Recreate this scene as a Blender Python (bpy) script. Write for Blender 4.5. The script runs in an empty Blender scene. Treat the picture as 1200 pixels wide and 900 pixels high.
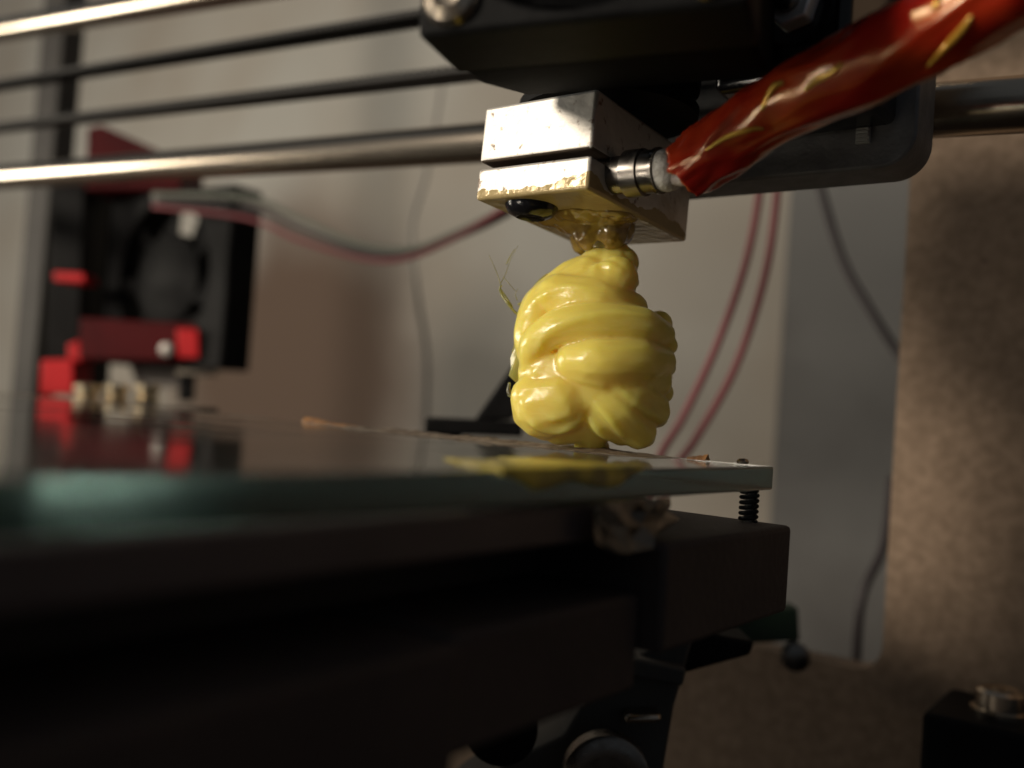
import bpy, bmesh, math, random
from mathutils import Vector, Matrix, Quaternion, noise
random.seed(7)
S = bpy.context.scene
C = S.collection

# ------------------------------------------------------------------ camera
FPX = 1100.0                      # focal length in photo pixels (1200 px wide frame)
CAM = Vector((0.0, 0.0, 0.150))
PITCH, ROLL = math.radians(1.6), math.radians(4.0)
R0 = Vector((0.8, 0.6, 0)); H0 = Vector((-0.6, 0.8, 0)); Z = Vector((0, 0, 1))
FW = (H0 * math.cos(PITCH) + Z * math.sin(PITCH)).normalized()
U0 = R0.cross(FW)
RT = R0 * math.cos(ROLL) + U0 * math.sin(ROLL)
UP = -R0 * math.sin(ROLL) + U0 * math.cos(ROLL)
cd = bpy.data.cameras.new('camera'); co = bpy.data.objects.new('camera', cd); C.objects.link(co)
m = Matrix((RT, UP, -FW)).transposed().to_4x4(); m.translation = CAM
co.matrix_world = m
cd.sensor_width = 36.0; cd.lens = FPX / 1200 * 36.0
cd.clip_start = 0.003; cd.clip_end = 20
cd.dof.use_dof = True; cd.dof.focus_distance = 0.122; cd.dof.aperture_fstop = 12.5
S.camera = co
# ------------------------------------------------------------------ world, lamp, exposure
w = bpy.data.worlds.new('World'); S.world = w; w.use_nodes = True
bg = w.node_tree.nodes['Background']; bg.inputs[0].default_value = (0.80, 0.90, 1.0, 1); bg.inputs[1].default_value = 0.07
ld = bpy.data.lights.new('desk_lamp', 'POINT'); ld.shadow_soft_size = 0.085
ld.energy = 12.0; ld.color = (1.0, 0.88, 0.72)
lamp = bpy.data.objects.new('desk_lamp', ld); C.objects.link(lamp)
lamp.location = (-0.31, -0.43, 0.335)
l2 = bpy.data.lights.new('side_lamp', 'POINT'); l2.shadow_soft_size = 0.07; l2.energy = 4.2; l2.color = (1.0, 0.90, 0.74)
side = bpy.data.objects.new('side_lamp', l2); C.objects.link(side); side.location = (-0.74, -0.10, 0.232)
S.view_settings.view_transform = 'Standard'; S.view_settings.look = 'None'
S.view_settings.exposure = 0.0; S.view_settings.gamma = 1.0
S.cycles.use_denoising = True
S.cycles.max_bounces = 20; S.cycles.transmission_bounces = 16; S.cycles.glossy_bounces = 6

# ------------------------------------------------------------------ helpers
def ray(px, py): return (FW + RT * ((px - 600) / FPX) - UP * ((py - 450) / FPX))
def at(px, py, d): return CAM + ray(px, py) * d
def onplane(px, py, axis, val):
    r = ray(px, py); return CAM + r * ((val - CAM[axis]) / r[axis])
def tag(o, label=None, cat=None, group=None, kind=None):
    if label: o['label'] = label
    if cat: o['category'] = cat
    if group: o['group'] = group
    if kind: o['kind'] = kind
    return o
def empty(name, loc, rz=0.0):
    o = bpy.data.objects.new(name, None); C.objects.link(o)
    o.location = loc; o.rotation_euler = (0, 0, rz); o.empty_display_size = 0.005
    return o
def obj(name, bm, mat, parent=None, world=True, smooth=None, bevel=None, seg=2):
    """link a bmesh as one object; world=True: vertices are in world space even when parented"""
    bmesh.ops.recalc_face_normals(bm, faces=bm.faces)
    me = bpy.data.meshes.new(name)
    if parent is not None and world:
        bpy.context.view_layer.update()
        bm.transform(parent.matrix_world.inverted())
    bm.to_mesh(me); bm.free()
    me.materials.append(mat)
    o = bpy.data.objects.new(name, me); C.objects.link(o)
    if parent is not None: o.parent = parent
    if smooth is not None:
        for p in me.polygons: p.use_smooth = True
        if smooth < 180:
            me.set_sharp_from_angle(angle=math.radians(smooth))
    if bevel:
        b = o.modifiers.new('bevel', 'BEVEL'); b.width = bevel; b.segments = seg; b.limit_method = 'ANGLE'
        b.harden_normals = False
        for p in me.polygons: p.use_smooth = True
        me.set_sharp_from_angle(angle=math.radians(40))
    return o
def box(bm, lo, hi, mtx=None):
    vs = [bm.verts.new((x, y, z)) for x in (lo[0], hi[0]) for y in (lo[1], hi[1]) for z in (lo[2], hi[2])]
    for f in ((0,1,3,2),(4,6,7,5),(0,4,5,1),(2,3,7,6),(0,2,6,4),(1,5,7,3)): bm.faces.new([vs[i] for i in f])
    if mtx: bmesh.ops.transform(bm, matrix=mtx, verts=vs)
    return vs
def boxbm(lo, hi, mtx=None):
    bm = bmesh.new(); box(bm, lo, hi, mtx); return bm
def prism(bm, pts, lo, hi, axis):
    """extrude a 2-D outline along axis (0,1,2)"""
    def mk(p, t):
        l = list(p); l.insert(axis, t); return bm.verts.new(l)
    a = [mk(p, lo) for p in pts]; b = [mk(p, hi) for p in pts]; n = len(pts)
    bm.faces.new(a); bm.faces.new(b)
    for i in range(n): bm.faces.new((a[i], a[(i+1)%n], b[(i+1)%n], b[i]))
def frame_for(t):
    t = t.normalized(); a = Vector((0,0,1)) if abs(t.z) < .9 else Vector((1,0,0))
    n = t.cross(a).normalized(); return n, t.cross(n).normalized()
def catmull(pts, n):
    out = []; P = [Vector(p) for p in pts]; P = [2*P[0]-P[1]] + P + [2*P[-1]-P[-2]]
    for i in range(1, len(P)-2):
        for k in range(n):
            t = k/n; a,b,c,d = P[i-1],P[i],P[i+1],P[i+2]
            out.append(0.5*((2*b)+(c-a)*t+(2*a-5*b+4*c-d)*t*t+(3*b-a-3*c+d)*t**3))
    out.append(P[-2]); return out
def tube(bm, path, rad, n=12, cap=True):
    path = [Vector(p) for p in path]
    rads = rad if isinstance(rad, (list, tuple)) else [rad]*len(path)
    rings = []; N = None
    for i, p in enumerate(path):
        t = (path[min(i+1, len(path)-1)] - path[max(i-1, 0)]).normalized()
        if N is None: N, B = frame_for(t)
        else:
            N = (N - t*N.dot(t)).normalized(); B = t.cross(N)
        rings.append([bm.verts.new(p + (N*math.cos(2*math.pi*k/n) + B*math.sin(2*math.pi*k/n))*rads[i]) for k in range(n)])
    for a, b in zip(rings, rings[1:]):
        for k in range(n): bm.faces.new((a[k], a[(k+1)%n], b[(k+1)%n], b[k]))
    if cap: bm.faces.new(rings[0]); bm.faces.new(rings[-1])
    return rings
def cyl(bm, p, q, r, n=24): return tube(bm, [p, q], r, n)
def lathe(bm, p, axis, prof, n=32):
    """prof: (distance along axis, radius)"""
    a = Vector(axis).normalized(); N, B = frame_for(a); rings = []
    for t, r in prof:
        rings.append([bm.verts.new(Vector(p)+a*t+(N*math.cos(2*math.pi*k/n)+B*math.sin(2*math.pi*k/n))*max(r,1e-6)) for k in range(n)])
    for x, y in zip(rings, rings[1:]):
        for k in range(n): bm.faces.new((x[k], x[(k+1)%n], y[(k+1)%n], y[k]))
    bm.faces.new(rings[0]); bm.faces.new(rings[-1])
def hexpts(r, rot=0): return [(r*math.cos(rot+i*math.pi/3), r*math.sin(rot+i*math.pi/3)) for i in range(6)]

# ------------------------------------------------------------------ materials
def mat(name, base, rough=0.5, metal=0.0, var=None, vscale=50, vlo=.4, vhi=.6, bump=0.0, bscale=400, spec=0.5,
        rvar=0.0, detail=5, coat=0.0, coatr=0.1, **kw):
    M = bpy.data.materials.new(name); M.use_nodes = True
    nt = M.node_tree; N = nt.nodes; L = nt.links; b = N['Principled BSDF']
    b.inputs['Base Color'].default_value = (*base, 1); b.inputs['Roughness'].default_value = rough
    b.inputs['Metallic'].default_value = metal; b.inputs['Specular IOR Level'].default_value = spec
    b.inputs['Coat Weight'].default_value = coat; b.inputs['Coat Roughness'].default_value = coatr
    for k, v in kw.items(): b.inputs[k.replace('_', ' ')].default_value = v
    tc = N.new('ShaderNodeTexCoord')
    if var or rvar:
        nz = N.new('ShaderNodeTexNoise'); nz.inputs['Scale'].default_value = vscale; nz.inputs['Detail'].default_value = detail
        L.new(tc.outputs['Object'], nz.inputs['Vector'])
        cr = N.new('ShaderNodeValToRGB'); cr.color_ramp.elements[0].position = vlo; cr.color_ramp.elements[1].position = vhi
        L.new(nz.outputs['Fac'], cr.inputs['Fac'])
        if var:
            cr.color_ramp.elements[0].color = (*base, 1); cr.color_ramp.elements[1].color = (*var, 1)
            L.new(cr.outputs['Color'], b.inputs['Base Color'])
        if rvar:
            mr = N.new('ShaderNodeMapRange'); mr.inputs['To Min'].default_value = max(0.02, rough-rvar); mr.inputs['To Max'].default_value = min(1, rough+rvar)
            mr.inputs['From Min'].default_value = .3; mr.inputs['From Max'].default_value = .7
            L.new(nz.outputs['Fac'], mr.inputs['Value']); L.new(mr.outputs['Result'], b.inputs['Roughness'])
    if bump:
        n2 = N.new('ShaderNodeTexNoise'); n2.inputs['Scale'].default_value = bscale; n2.inputs['Detail'].default_value = 4
        L.new(tc.outputs['Object'], n2.inputs['Vector'])
        bp = N.new('ShaderNodeBump'); bp.inputs['Strength'].default_value = bump; bp.inputs['Distance'].default_value = 0.0005
        L.new(n2.outputs['Fac'], bp.inputs['Height']); L.new(bp.outputs['Normal'], b.inputs['Normal'])
    return M

M_steel = mat('polished_steel', (.50,.43,.35), .25, 1.0)
M_black = mat('black_plastic', (.008,.008,.0085), .6, var=(.012,.012,.0125), vscale=90, bump=.15, bscale=900, spec=.08)
M_shroud = mat('matt_black_shroud', (.003,.003,.0033), .8, spec=.04, bump=.15, bscale=900)
M_blackg = mat('glossy_black', (.008,.008,.010), .18)
M_rubber = mat('belt_rubber', (.012,.011,.010), .7)
M_plate = mat('dark_anodised_plate', (.12,.12,.122), .55, var=(.16,.16,.162), vscale=300, bump=.2, bscale=1800)
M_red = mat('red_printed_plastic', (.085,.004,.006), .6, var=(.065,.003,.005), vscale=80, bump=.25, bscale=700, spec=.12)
M_litred = mat('painted_lit_red', (.62,.010,.016), .5, var=(.5,.008,.012), vscale=80, spec=.2)  # red parts that look lit, the brightness painted into their colour
M_white = mat('white_ceramic', (.75,.74,.70), .7, var=(.55,.53,.48), vscale=700, bump=.5, bscale=2500)
M_bed = mat('dark_heater_plate', (.058,.047,.050), .5, var=(.08,.064,.066), vscale=60)
M_board = mat('dark_brown_board', (.040,.030,.029), .75, var=(.056,.042,.039), vscale=45, bump=.3, bscale=900)
M_dark = mat('dark_table', (.035,.026,.022), .7, var=(.05,.038,.03), vscale=20)
M_grey = mat('grey_plastic', (.06,.06,.058), .6, var=(.045,.045,.045), vscale=60)
M_brass = mat('brassy_steel', (.72,.60,.42), .28, 1.0)
M_pcb = mat('green_board', (.016,.036,.020), .6, var=(.012,.028,.016), vscale=100)
M_wire_dark = mat('dark_wire', (.05,.042,.045), .5)
M_wire_red = mat('dull_red_wire', (.22,.05,.06), .5)
M_wire_white = mat('pale_grey_wire', (.33,.29,.27), .5)
M_wire_green = mat('grey_green_wire', (.16,.17,.14), .5)
M_wire_faint = mat('pale_wall_wire', (.42,.40,.37), .6)

def hardboard():
    M = mat('hardboard', (.23,.16,.108), .8, var=(.33,.235,.165), vscale=420, vlo=.35, vhi=.68, bump=.35, bscale=2200)
    nt = M.node_tree; N = nt.nodes; L = nt.links; b = N['Principled BSDF']
    src = b.inputs['Base Color'].links[0].from_socket
    tc = N['Texture Coordinate']
    v = N.new('ShaderNodeTexVoronoi'); v.inputs['Scale'].default_value = 62; L.new(tc.outputs['Object'], v.inputs['Vector'])
    cr = N.new('ShaderNodeValToRGB'); cr.color_ramp.elements[0].position = .06; cr.color_ramp.elements[1].position = .10
    cr.color_ramp.elements[0].color = (1,1,1,1); cr.color_ramp.elements[1].color = (0,0,0,1)
    L.new(v.outputs['Distance'], cr.inputs['Fac'])
    mx = N.new('ShaderNodeMix'); mx.data_type = 'RGBA'; mx.inputs[7].default_value = (.10,.055,.035,1)
    L.new(cr.outputs['Color'], mx.inputs[0]); L.new(src, mx.inputs[6]); L.new(mx.outputs[2], b.inputs['Base Color'])
    return M
M_hard = hardboard()
M_post = mat('dark_grey_post', (.022,.019,.017), .7, var=(.03,.027,.024), vscale=40)

def wall_mat():
    M = mat('shaded_white_sheet', (.46,.45,.415), .85, var=(.35,.30,.245), vscale=4.5, vlo=.40, vhi=.70, bump=.1, bscale=200, detail=3)
    nt = M.node_tree; N = nt.nodes; L = nt.links; b = N['Principled BSDF']     # soft shade low on the wall, painted into the sheet as brown
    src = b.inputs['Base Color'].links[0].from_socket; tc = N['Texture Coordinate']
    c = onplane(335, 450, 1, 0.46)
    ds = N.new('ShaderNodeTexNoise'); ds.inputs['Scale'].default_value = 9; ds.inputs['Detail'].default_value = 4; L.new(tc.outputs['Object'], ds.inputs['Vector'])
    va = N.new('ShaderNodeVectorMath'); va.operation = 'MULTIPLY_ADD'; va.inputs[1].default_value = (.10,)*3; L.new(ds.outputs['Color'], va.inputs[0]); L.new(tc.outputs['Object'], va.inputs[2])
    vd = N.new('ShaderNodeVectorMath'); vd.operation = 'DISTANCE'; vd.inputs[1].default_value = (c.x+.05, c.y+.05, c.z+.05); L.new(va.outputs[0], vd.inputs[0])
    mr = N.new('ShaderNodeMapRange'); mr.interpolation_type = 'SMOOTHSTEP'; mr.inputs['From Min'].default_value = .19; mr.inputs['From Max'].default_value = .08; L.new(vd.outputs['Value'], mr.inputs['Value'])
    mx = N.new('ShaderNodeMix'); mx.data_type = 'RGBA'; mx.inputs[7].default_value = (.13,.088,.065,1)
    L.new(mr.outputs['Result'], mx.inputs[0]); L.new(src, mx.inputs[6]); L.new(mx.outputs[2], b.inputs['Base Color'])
    return M
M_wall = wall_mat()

def glass_mat():
    M = mat('green_edge_glass', (.93,.975,.965), .085, spec=.5, rvar=.04, vscale=60)
    b = M.node_tree.nodes['Principled BSDF']; b.inputs['Transmission Weight'].default_value = 1.0; b.inputs['IOR'].default_value = 1.52
    nt = M.node_tree
    va = nt.nodes.new('ShaderNodeVolumeAbsorption'); va.inputs['Color'].default_value = (.60,.76,.745,1); va.inputs['Density'].default_value = 9
    nt.links.new(va.outputs[0], nt.nodes['Material Output'].inputs['Volume'])
    return M
M_glass = glass_mat()
M_gedge = M_glass.copy(); M_gedge.name = 'ground_glass_edge'; 
_b = M_gedge.node_tree.nodes['Principled BSDF']
for _l in list(_b.inputs['Roughness'].links): M_gedge.node_tree.links.remove(_l)
_b.inputs['Roughness'].default_value = .12

def yellow_mat(name, c1, c2, trans=0.0):
    M = mat(name, c1, .30, var=c2, vscale=75, vlo=.38, vhi=.66, bump=.15, bscale=420, coat=.25, coatr=.16)
    b = M.node_tree.nodes['Principled BSDF']
    b.subsurface_method = 'RANDOM_WALK'
    b.inputs['Subsurface Weight'].default_value = .9
    b.inputs['Subsurface Radius'].default_value = (1.0, .75, .25); b.inputs['Subsurface Scale'].default_value = .0048
    b.inputs['Transmission Weight'].default_value = trans
    return M
def add_streaks(M):
    nt = M.node_tree; N = nt.nodes; L = nt.links; b = N['Principled BSDF']
    tc = N['Texture Coordinate']; mp = N.new('ShaderNodeMapping'); mp.inputs['Scale'].default_value = (1, 1, 3.2); mp.inputs['Rotation'].default_value = (.5, .2, .3)
    L.new(tc.outputs['Object'], mp.inputs['Vector'])
    nz = N.new('ShaderNodeTexNoise'); nz.inputs['Scale'].default_value = 260; nz.inputs['Detail'].default_value = 3; nz.inputs['Distortion'].default_value = .8
    L.new(mp.outputs['Vector'], nz.inputs['Vector'])
    old = b.inputs['Normal'].links[0].from_socket
    bp = N.new('ShaderNodeBump'); bp.inputs['Strength'].default_value = .14; bp.inputs['Distance'].default_value = .0007
    L.new(nz.outputs['Fac'], bp.inputs['Height']); L.new(old, bp.inputs['Normal']); L.new(bp.outputs['Normal'], b.inputs['Normal'])
M_yel = yellow_mat('molten_yellow_plastic', (.85,.69,.155), (.81,.695,.155))
add_streaks(M_yel)
M_film = yellow_mat('thin_yellow_film', (.72,.60,.12), (.62,.55,.16), .55)

M_reflect = mat('yellow_reflection_paint', (.60,.47,.06), .3, var=(.22,.19,.05), vscale=230, bump=.4, bscale=500)  # yellow that stands for the blob reflected in the glass

def block_mat():
    """milled aluminium with brown scorch flecks and yellow plastic film on its lower edge"""
    M = bpy.data.materials.new('scorched_aluminium'); M.use_nodes = True
    nt = M.node_tree; N = nt.nodes; L = nt.links; b = N['Principled BSDF']
    tc = N.new('ShaderNodeTexCoord')
    def nz(s, d=5, v=None):
        n = N.new('ShaderNodeTexNoise'); n.inputs['Scale'].default_value = s; n.inputs['Detail'].default_value = d
        L.new(v or tc.outputs['Object'], n.inputs['Vector']); return n.outputs['Fac']
    def ramp(src, a, c):
        r = N.new('ShaderNodeMapRange'); r.interpolation_type = 'SMOOTHSTEP'; r.inputs['From Min'].default_value = a; r.inputs['From Max'].default_value = c
        L.new(src, r.inputs['Value']); return r.outputs['Result']
    def mix(f, a, c):
        mx = N.new('ShaderNodeMix'); mx.data_type = 'RGBA'
        L.new(f, mx.inputs[0])
        for sk, v in ((6, a), (7, c)):
            if isinstance(v, tuple): mx.inputs[sk].default_value = (*v, 1)
            else: L.new(v, mx.inputs[sk])
        return mx.outputs[2]
    def math_(op, a, c):
        n = N.new('ShaderNodeMath'); n.operation = op; n.use_clamp = True
        for i, v in enumerate((a, c)):
            if isinstance(v, (int, float)): n.inputs[i].default_value = v
            else: L.new(v, n.inputs[i])
        return n.outputs[0]
    fleck = ramp(nz(640, 6), .60, .72)
    big = ramp(nz(150, 5), .57, .70)
    sx = N.new('ShaderNodeSeparateXYZ'); L.new(tc.outputs['Object'], sx.inputs[0])
    # film of plastic creeping up from the underside (object z = 0 at the underside)
    mp = N.new('ShaderNodeMath'); mp.operation = 'MULTIPLY_ADD'; mp.inputs[1].default_value = 0.0060
    L.new(nz(170, 4), mp.inputs[0]); 
    mp.inputs[2].default_value = -0.0016
    low = math_('LESS_THAN', sx.outputs['Z'], mp.outputs[0])
    c = mix(big, (.80,.77,.72), (.62,.56,.47))
    c = mix(fleck, c, (.22,.13,.075))
    c = mix(low, c, (.52,.40,.20))
    L.new(c, b.inputs['Base Color'])
    inv = math_('SUBTRACT', 1.0, math_('MAXIMUM', math_('MULTIPLY', low, .8), fleck))
    met = math_('MULTIPLY', inv, .75); L.new(met, b.inputs['Metallic'])
    rr = N.new('ShaderNodeMapRange'); rr.inputs['To Min'].default_value = .55; rr.inputs['To Max'].default_value = .18
    L.new(low, rr.inputs['Value']); L.new(rr.outputs['Result'], b.inputs['Roughness'])
    bp = N.new('ShaderNodeBump'); bp.inputs['Strength'].default_value = .4; bp.inputs['Distance'].default_value = .0004
    L.new(nz(500, 5), bp.inputs['Height']); L.new(bp.outputs['Normal'], b.inputs['Normal'])
    return M
M_block = block_mat()
M_cart = mat('dark_steel_sleeve', (.20,.185,.17), .32, 1.0, rvar=.12, vscale=500)
M_res = mat('amber_plastic_residue', (.50,.34,.08), .15, var=(.36,.22,.05), vscale=300, coat=.5, Transmission_Weight=.35)

def tape_mat():
    M = mat('red_heat_tape', (.33,.012,.010), .26, var=(.46,.055,.013), vscale=85, vlo=.50, vhi=.72, bump=.2, bscale=260, coat=.6, coatr=.16)
    b = M.node_tree.nodes['Principled BSDF']
    b.inputs['Coat Tint'].default_value = (1, .85, .6, 1)
    b.inputs['Specular Tint'].default_value = (1, .75, .35, 1); b.inputs['Specular IOR Level'].default_value = .7
    return M
M_tape = tape_mat()
M_foldglint = mat('fold_highlight_gold', (.90,.58,.10), .22, var=(.75,.40,.05), vscale=200, coat=.8, coatr=.08, metal=.5)  # gloss on the tape creases, painted as gold
M_crust = mat('dried_glue_crust', (.14,.10,.075), .5, var=(.27,.22,.17), vscale=600, bump=.6, bscale=1200)
M_flake = mat('amber_plastic_flake', (.32,.16,.06), .5, var=(.20,.10,.045), vscale=400, bump=.4, bscale=900)

# ================================================================== SETTING
TABLE_Z = 0.045
bm = bmesh.new(); box(bm, (-1.6, -.9, TABLE_Z-.03), (1.2, .62, TABLE_Z))
tag(obj('table_top', bm, M_dark), kind='structure')
WALL_Y = 0.46
bm = bmesh.new()
nx, nz_ = 60, 30
grid = [[bm.verts.new((-1.5 + 2.6*i/nx, WALL_Y + .006*noise.noise(Vector((i*.35, j*.22, 3.1))) , TABLE_Z + .9*j/nz_)) for j in range(nz_+1)] for i in range(nx+1)]
for i in range(nx):
    for j in range(nz_): bm.faces.new((grid[i][j], grid[i+1][j], grid[i+1][j+1], grid[i][j+1]))
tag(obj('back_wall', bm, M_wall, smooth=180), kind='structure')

pa_, pb_ = onplane(917, 300, 1, .405), onplane(908, 560, 1, .405)
bm = bmesh.new(); box(bm, ((pa_.x+pb_.x)/2, .405, TABLE_Z), (pa_.x+.22, .413, .62))
tag(obj('shadow_band_panel', bm, mat('shadow_band_grey', (.105,.10,.097), .7, var=(.16,.16,.157), vscale=9), bevel=.001), 'grey panel standing in for a shadow on the wall beside the hardboard frame', 'shadow panel')  # added panel, its grey imitates a band of shadow on the wall
# ------------------------------------------------------------------ hardboard printer frame with its window opening
FY = 0.209
p_rt = onplane(1062, 300, 1, FY); p_rb = onplane(1036, 700, 1, FY); p_bot = onplane(980, 779, 1, FY)
p_l = onplane(82, 60, 1, FY); p_lb = onplane(52, 300, 1, FY)
xr = (p_rt.x + p_rb.x)/2; zb = p_bot.z; xl = p_l.x
bm = bmesh.new()
th = .008
# upright and lower crosspiece in one L-shaped board with a rounded inner corner
rc = .006
def arc(cx, cz, a0, a1, r, n=6): return [(cx + r*math.cos(a0+(a1-a0)*k/n), cz + r*math.sin(a0+(a1-a0)*k/n)) for k in range(n+1)]
xe = xl - .04
prism(bm, [(xe, zb)] + arc(xr-rc, zb+rc, -math.pi/2, 0, rc, 8) + [(xr, .50), (xr+.25, .50), (xr+.25, TABLE_Z), (xe, TABLE_Z)], FY, FY+th, 1)
tag(obj('printer_frame', bm, M_hard), 'brown hardboard frame board, an upright with a low crosspiece under the bed', 'frame')
bm = bmesh.new(); box(bm, (xl-.020, FY-.004, zb+.0005), (xl, FY+.006, .50))
tag(obj('upright_post', bm, M_post, bevel=.0006), 'dark grey upright post beside the red bracket', 'post')

# ================================================================== rods and belt
def rod(p, q, r, label, grp):
    bm = bmesh.new(); cyl(bm, p, q, r, 40)
    return tag(obj('smooth_rod', bm, M_steel, smooth=40), label, 'rod', grp)
RY = .1450
a, b_ = onplane(0, 208, 1, RY), onplane(1130, 127, 1, RY)
dr = (b_-a).normalized()
rod(a - dr*.05, b_ + dr*.12, .0040, 'polished steel rod running behind the metal heater block', 'gantry rods')
RY2 = .1535
a, b_ = onplane(0, 36, 1, RY2), onplane(190, 3, 1, RY2)
dr2 = (b_-a).normalized()
rod(a - dr2*.05, b_ + dr2*.22, .0040, 'polished steel rod above both black belts', 'gantry rods')
# belt loop: two runs with real teeth
belt = empty('timing_belt', onplane(0, 100, 1, .15))
tag(belt, 'black toothed rubber belt, both runs stretched above the lower steel rod', 'belt')
def belt_run(pa, pb, up, wid):
    """up: +1 teeth point up, -1 teeth point down"""
    d = pb-pa; L_ = d.length; d.normalize(); y = Vector((0,1,0)); u = y.cross(d); u = u if u.z > 0 else -u
    bm = bmesh.new(); n = int(L_/.002); t = .0009; tt = .0008
    pts = []
    prof = []
    for i in range(n):
        s = i*.002
        prof += [(s, 0), (s+.0008, 0), (s+.0011, tt), (s+.0017, tt)]
    prof += [(L_, 0)]
    f0 = []; 
    for yy in (-wid/2, wid/2):
        f0.append(([bm.verts.new(pa + d*s + u*up*(t/2+h) + y*yy) for s, h in prof], [bm.verts.new(pa + d*s - u*up*t/2 + y*yy) for s, h in prof]))
    (ta, ba), (tb, bb) = f0
    for i in range(len(prof)-1):
        bm.faces.new((ta[i], ta[i+1], tb[i+1], tb[i])); bm.faces.new((ba[i], bb[i], bb[i+1], ba[i+1]))
        bm.faces.new((ta[i], ba[i], ba[i+1], ta[i+1])); bm.faces.new((tb[i], tb[i+1], bb[i+1], bb[i]))
    return obj('belt_run', bm, M_rubber, belt)
BY = .1465
pa, pb = onplane(0, 99, 1, BY), onplane(480, 22, 1, BY); d_ = (pb-pa).normalized()
belt_run(pa - d_*.05, pb + d_*.06, -1, .006)
pa, pb = onplane(0, 151, 1, BY), onplane(530, 90, 1, BY); d_ = (pb-pa).normalized()
belt_run(pa - d_*.05, pb + d_*.05, 1, .006)

# ================================================================== heated bed
BED_Z = CAM.z - 0.0048
bed = empty('heated_bed', (-.0445, .116, BED_Z), math.radians(-0.5))
tag(bed, 'printer bed: clear glass plate on dark brown sprung carriage blocks', 'printer bed')
bm = bmesh.new(); box(bm, (-.31, -.24, -.003), (0, 0, 0))
g = obj('glass_plate', bm, M_glass, bed, world=False, bevel=.0003, seg=2); g.data.materials.append(M_gedge)
for p_ in g.data.polygons:
    if abs(p_.normal.z) < .5: p_.material_index = 1
g['label'] = 'clear green-edged glass plate smeared with residue'
obj('heater_plate', boxbm((-.309, -.238, -.0068), (-.0006, -.029, -.0033)), M_bed, bed, world=False, bevel=.0004)
obj('insulation', boxbm((-.300, -.23, -.0122), (-.012, -.034, -.0068)), M_dark, bed, world=False)
for nm, lo, hi in (('carriage_block', (-.075, -.0335, -.0178), (.0030, -.0005, -.0071)),
                   ('carriage_block', (-.075, -.062, -.0214), (.0008, -.0340, -.0121)),
                   ('carriage_block', (-.075, -.22, -.062), (.0022, -.0625, -.0123))):
    obj(nm, boxbm(lo, hi), M_board, bed, world=False, bevel=.0006)
# corner spring + screw
bm = bmesh.new(); path = []
for k in range(97):
    t = k/96; an = t*2*math.pi*6; path.append((-.0018+.0010*math.cos(an), -.0030+.0010*math.sin(an), -.0071+t*.0040))
tube(bm, path, .00026, 8); obj('spring', bm, M_black, bed, world=False, smooth=60)
bm = bmesh.new(); lathe(bm, (-.0018, -.0030, -.0185), (0,0,1), ((0, .0006), (.0155, .0006)), 16)
obj('screw', bm, M_cart, bed, world=False, smooth=40)
# bulldog clip lug at the glass corner
bm = bmesh.new(); lathe(bm, (-.0030, -.0030, .0001), (0,0,1), ((0,.0007),(.0003,.0008),(.0006,.0006),(.0007,.0002)), 18)
obj('clip_button', bm, M_steel, bed, world=False, smooth=50)

# crust of dried glue along the far edge of the glass
def crust(name, x0, x1, y0, y1, hmax, M, label, cat, seed, nx=90, ny=10):
    bm = bmesh.new(); rows = []
    for i in range(nx+1):
        row = []
        for j in range(ny+1):
            fx, fy = i/nx, j/ny
            e = min(1, min(fx, 1-fx)*9)*min(1, min(fy, 1-fy)*4)
            h = max(0, noise.noise(Vector((fx*23+seed, fy*5, seed)))*.55 + noise.noise(Vector((fx*71+fy*9, fy*13+seed, 2.0)))*.45 + .28)*e*hmax
            wob = .0012*noise.noise(Vector((fx*14, seed, 7)))
            row.append(bm.verts.new((x0+(x1-x0)*fx, y0+(y1-y0)*fy + wob, .00003 + h)))
        rows.append(row)
    for i in range(nx):
        for j in range(ny): bm.faces.new((rows[i][j], rows[i+1][j], rows[i+1][j+1], rows[i][j+1]))
    low = [[bm.verts.new((v.co.x, v.co.y, .00002)) for v in (rows[i][0], rows[i][ny])] for i in range(nx+1)]
    for i in range(nx):
        bm.faces.new((rows[i][0], low[i][0], low[i+1][0], rows[i+1][0])); bm.faces.new((rows[i][ny], rows[i+1][ny], low[i+1][1], low[i][1]))
        bm.faces.new((low[i][0], low[i][1], low[i+1][1], low[i+1][0]))
    bm.faces.new((rows[0][ny//2], low[0][0], rows[0][0])) if False else None
    bm.transform(bed.matrix_world)
    return tag(obj(name, bm, M, smooth=60), label, cat)
bpy.context.view_layer.update()
crust('glue_crust', -.074, -.012, -.0115, -.0008, .0008, M_crust, 'brownish crust of dried glue along the glass edge under the yellow blob', 'residue', 1.3)
crust('glue_crust', -.29, -.098, -.0030, -.0006, .00022, M_crust, 'thin grey line of dried glue along the glass edge by the red bracket', 'residue', 5.7, 120, 6)
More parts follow.
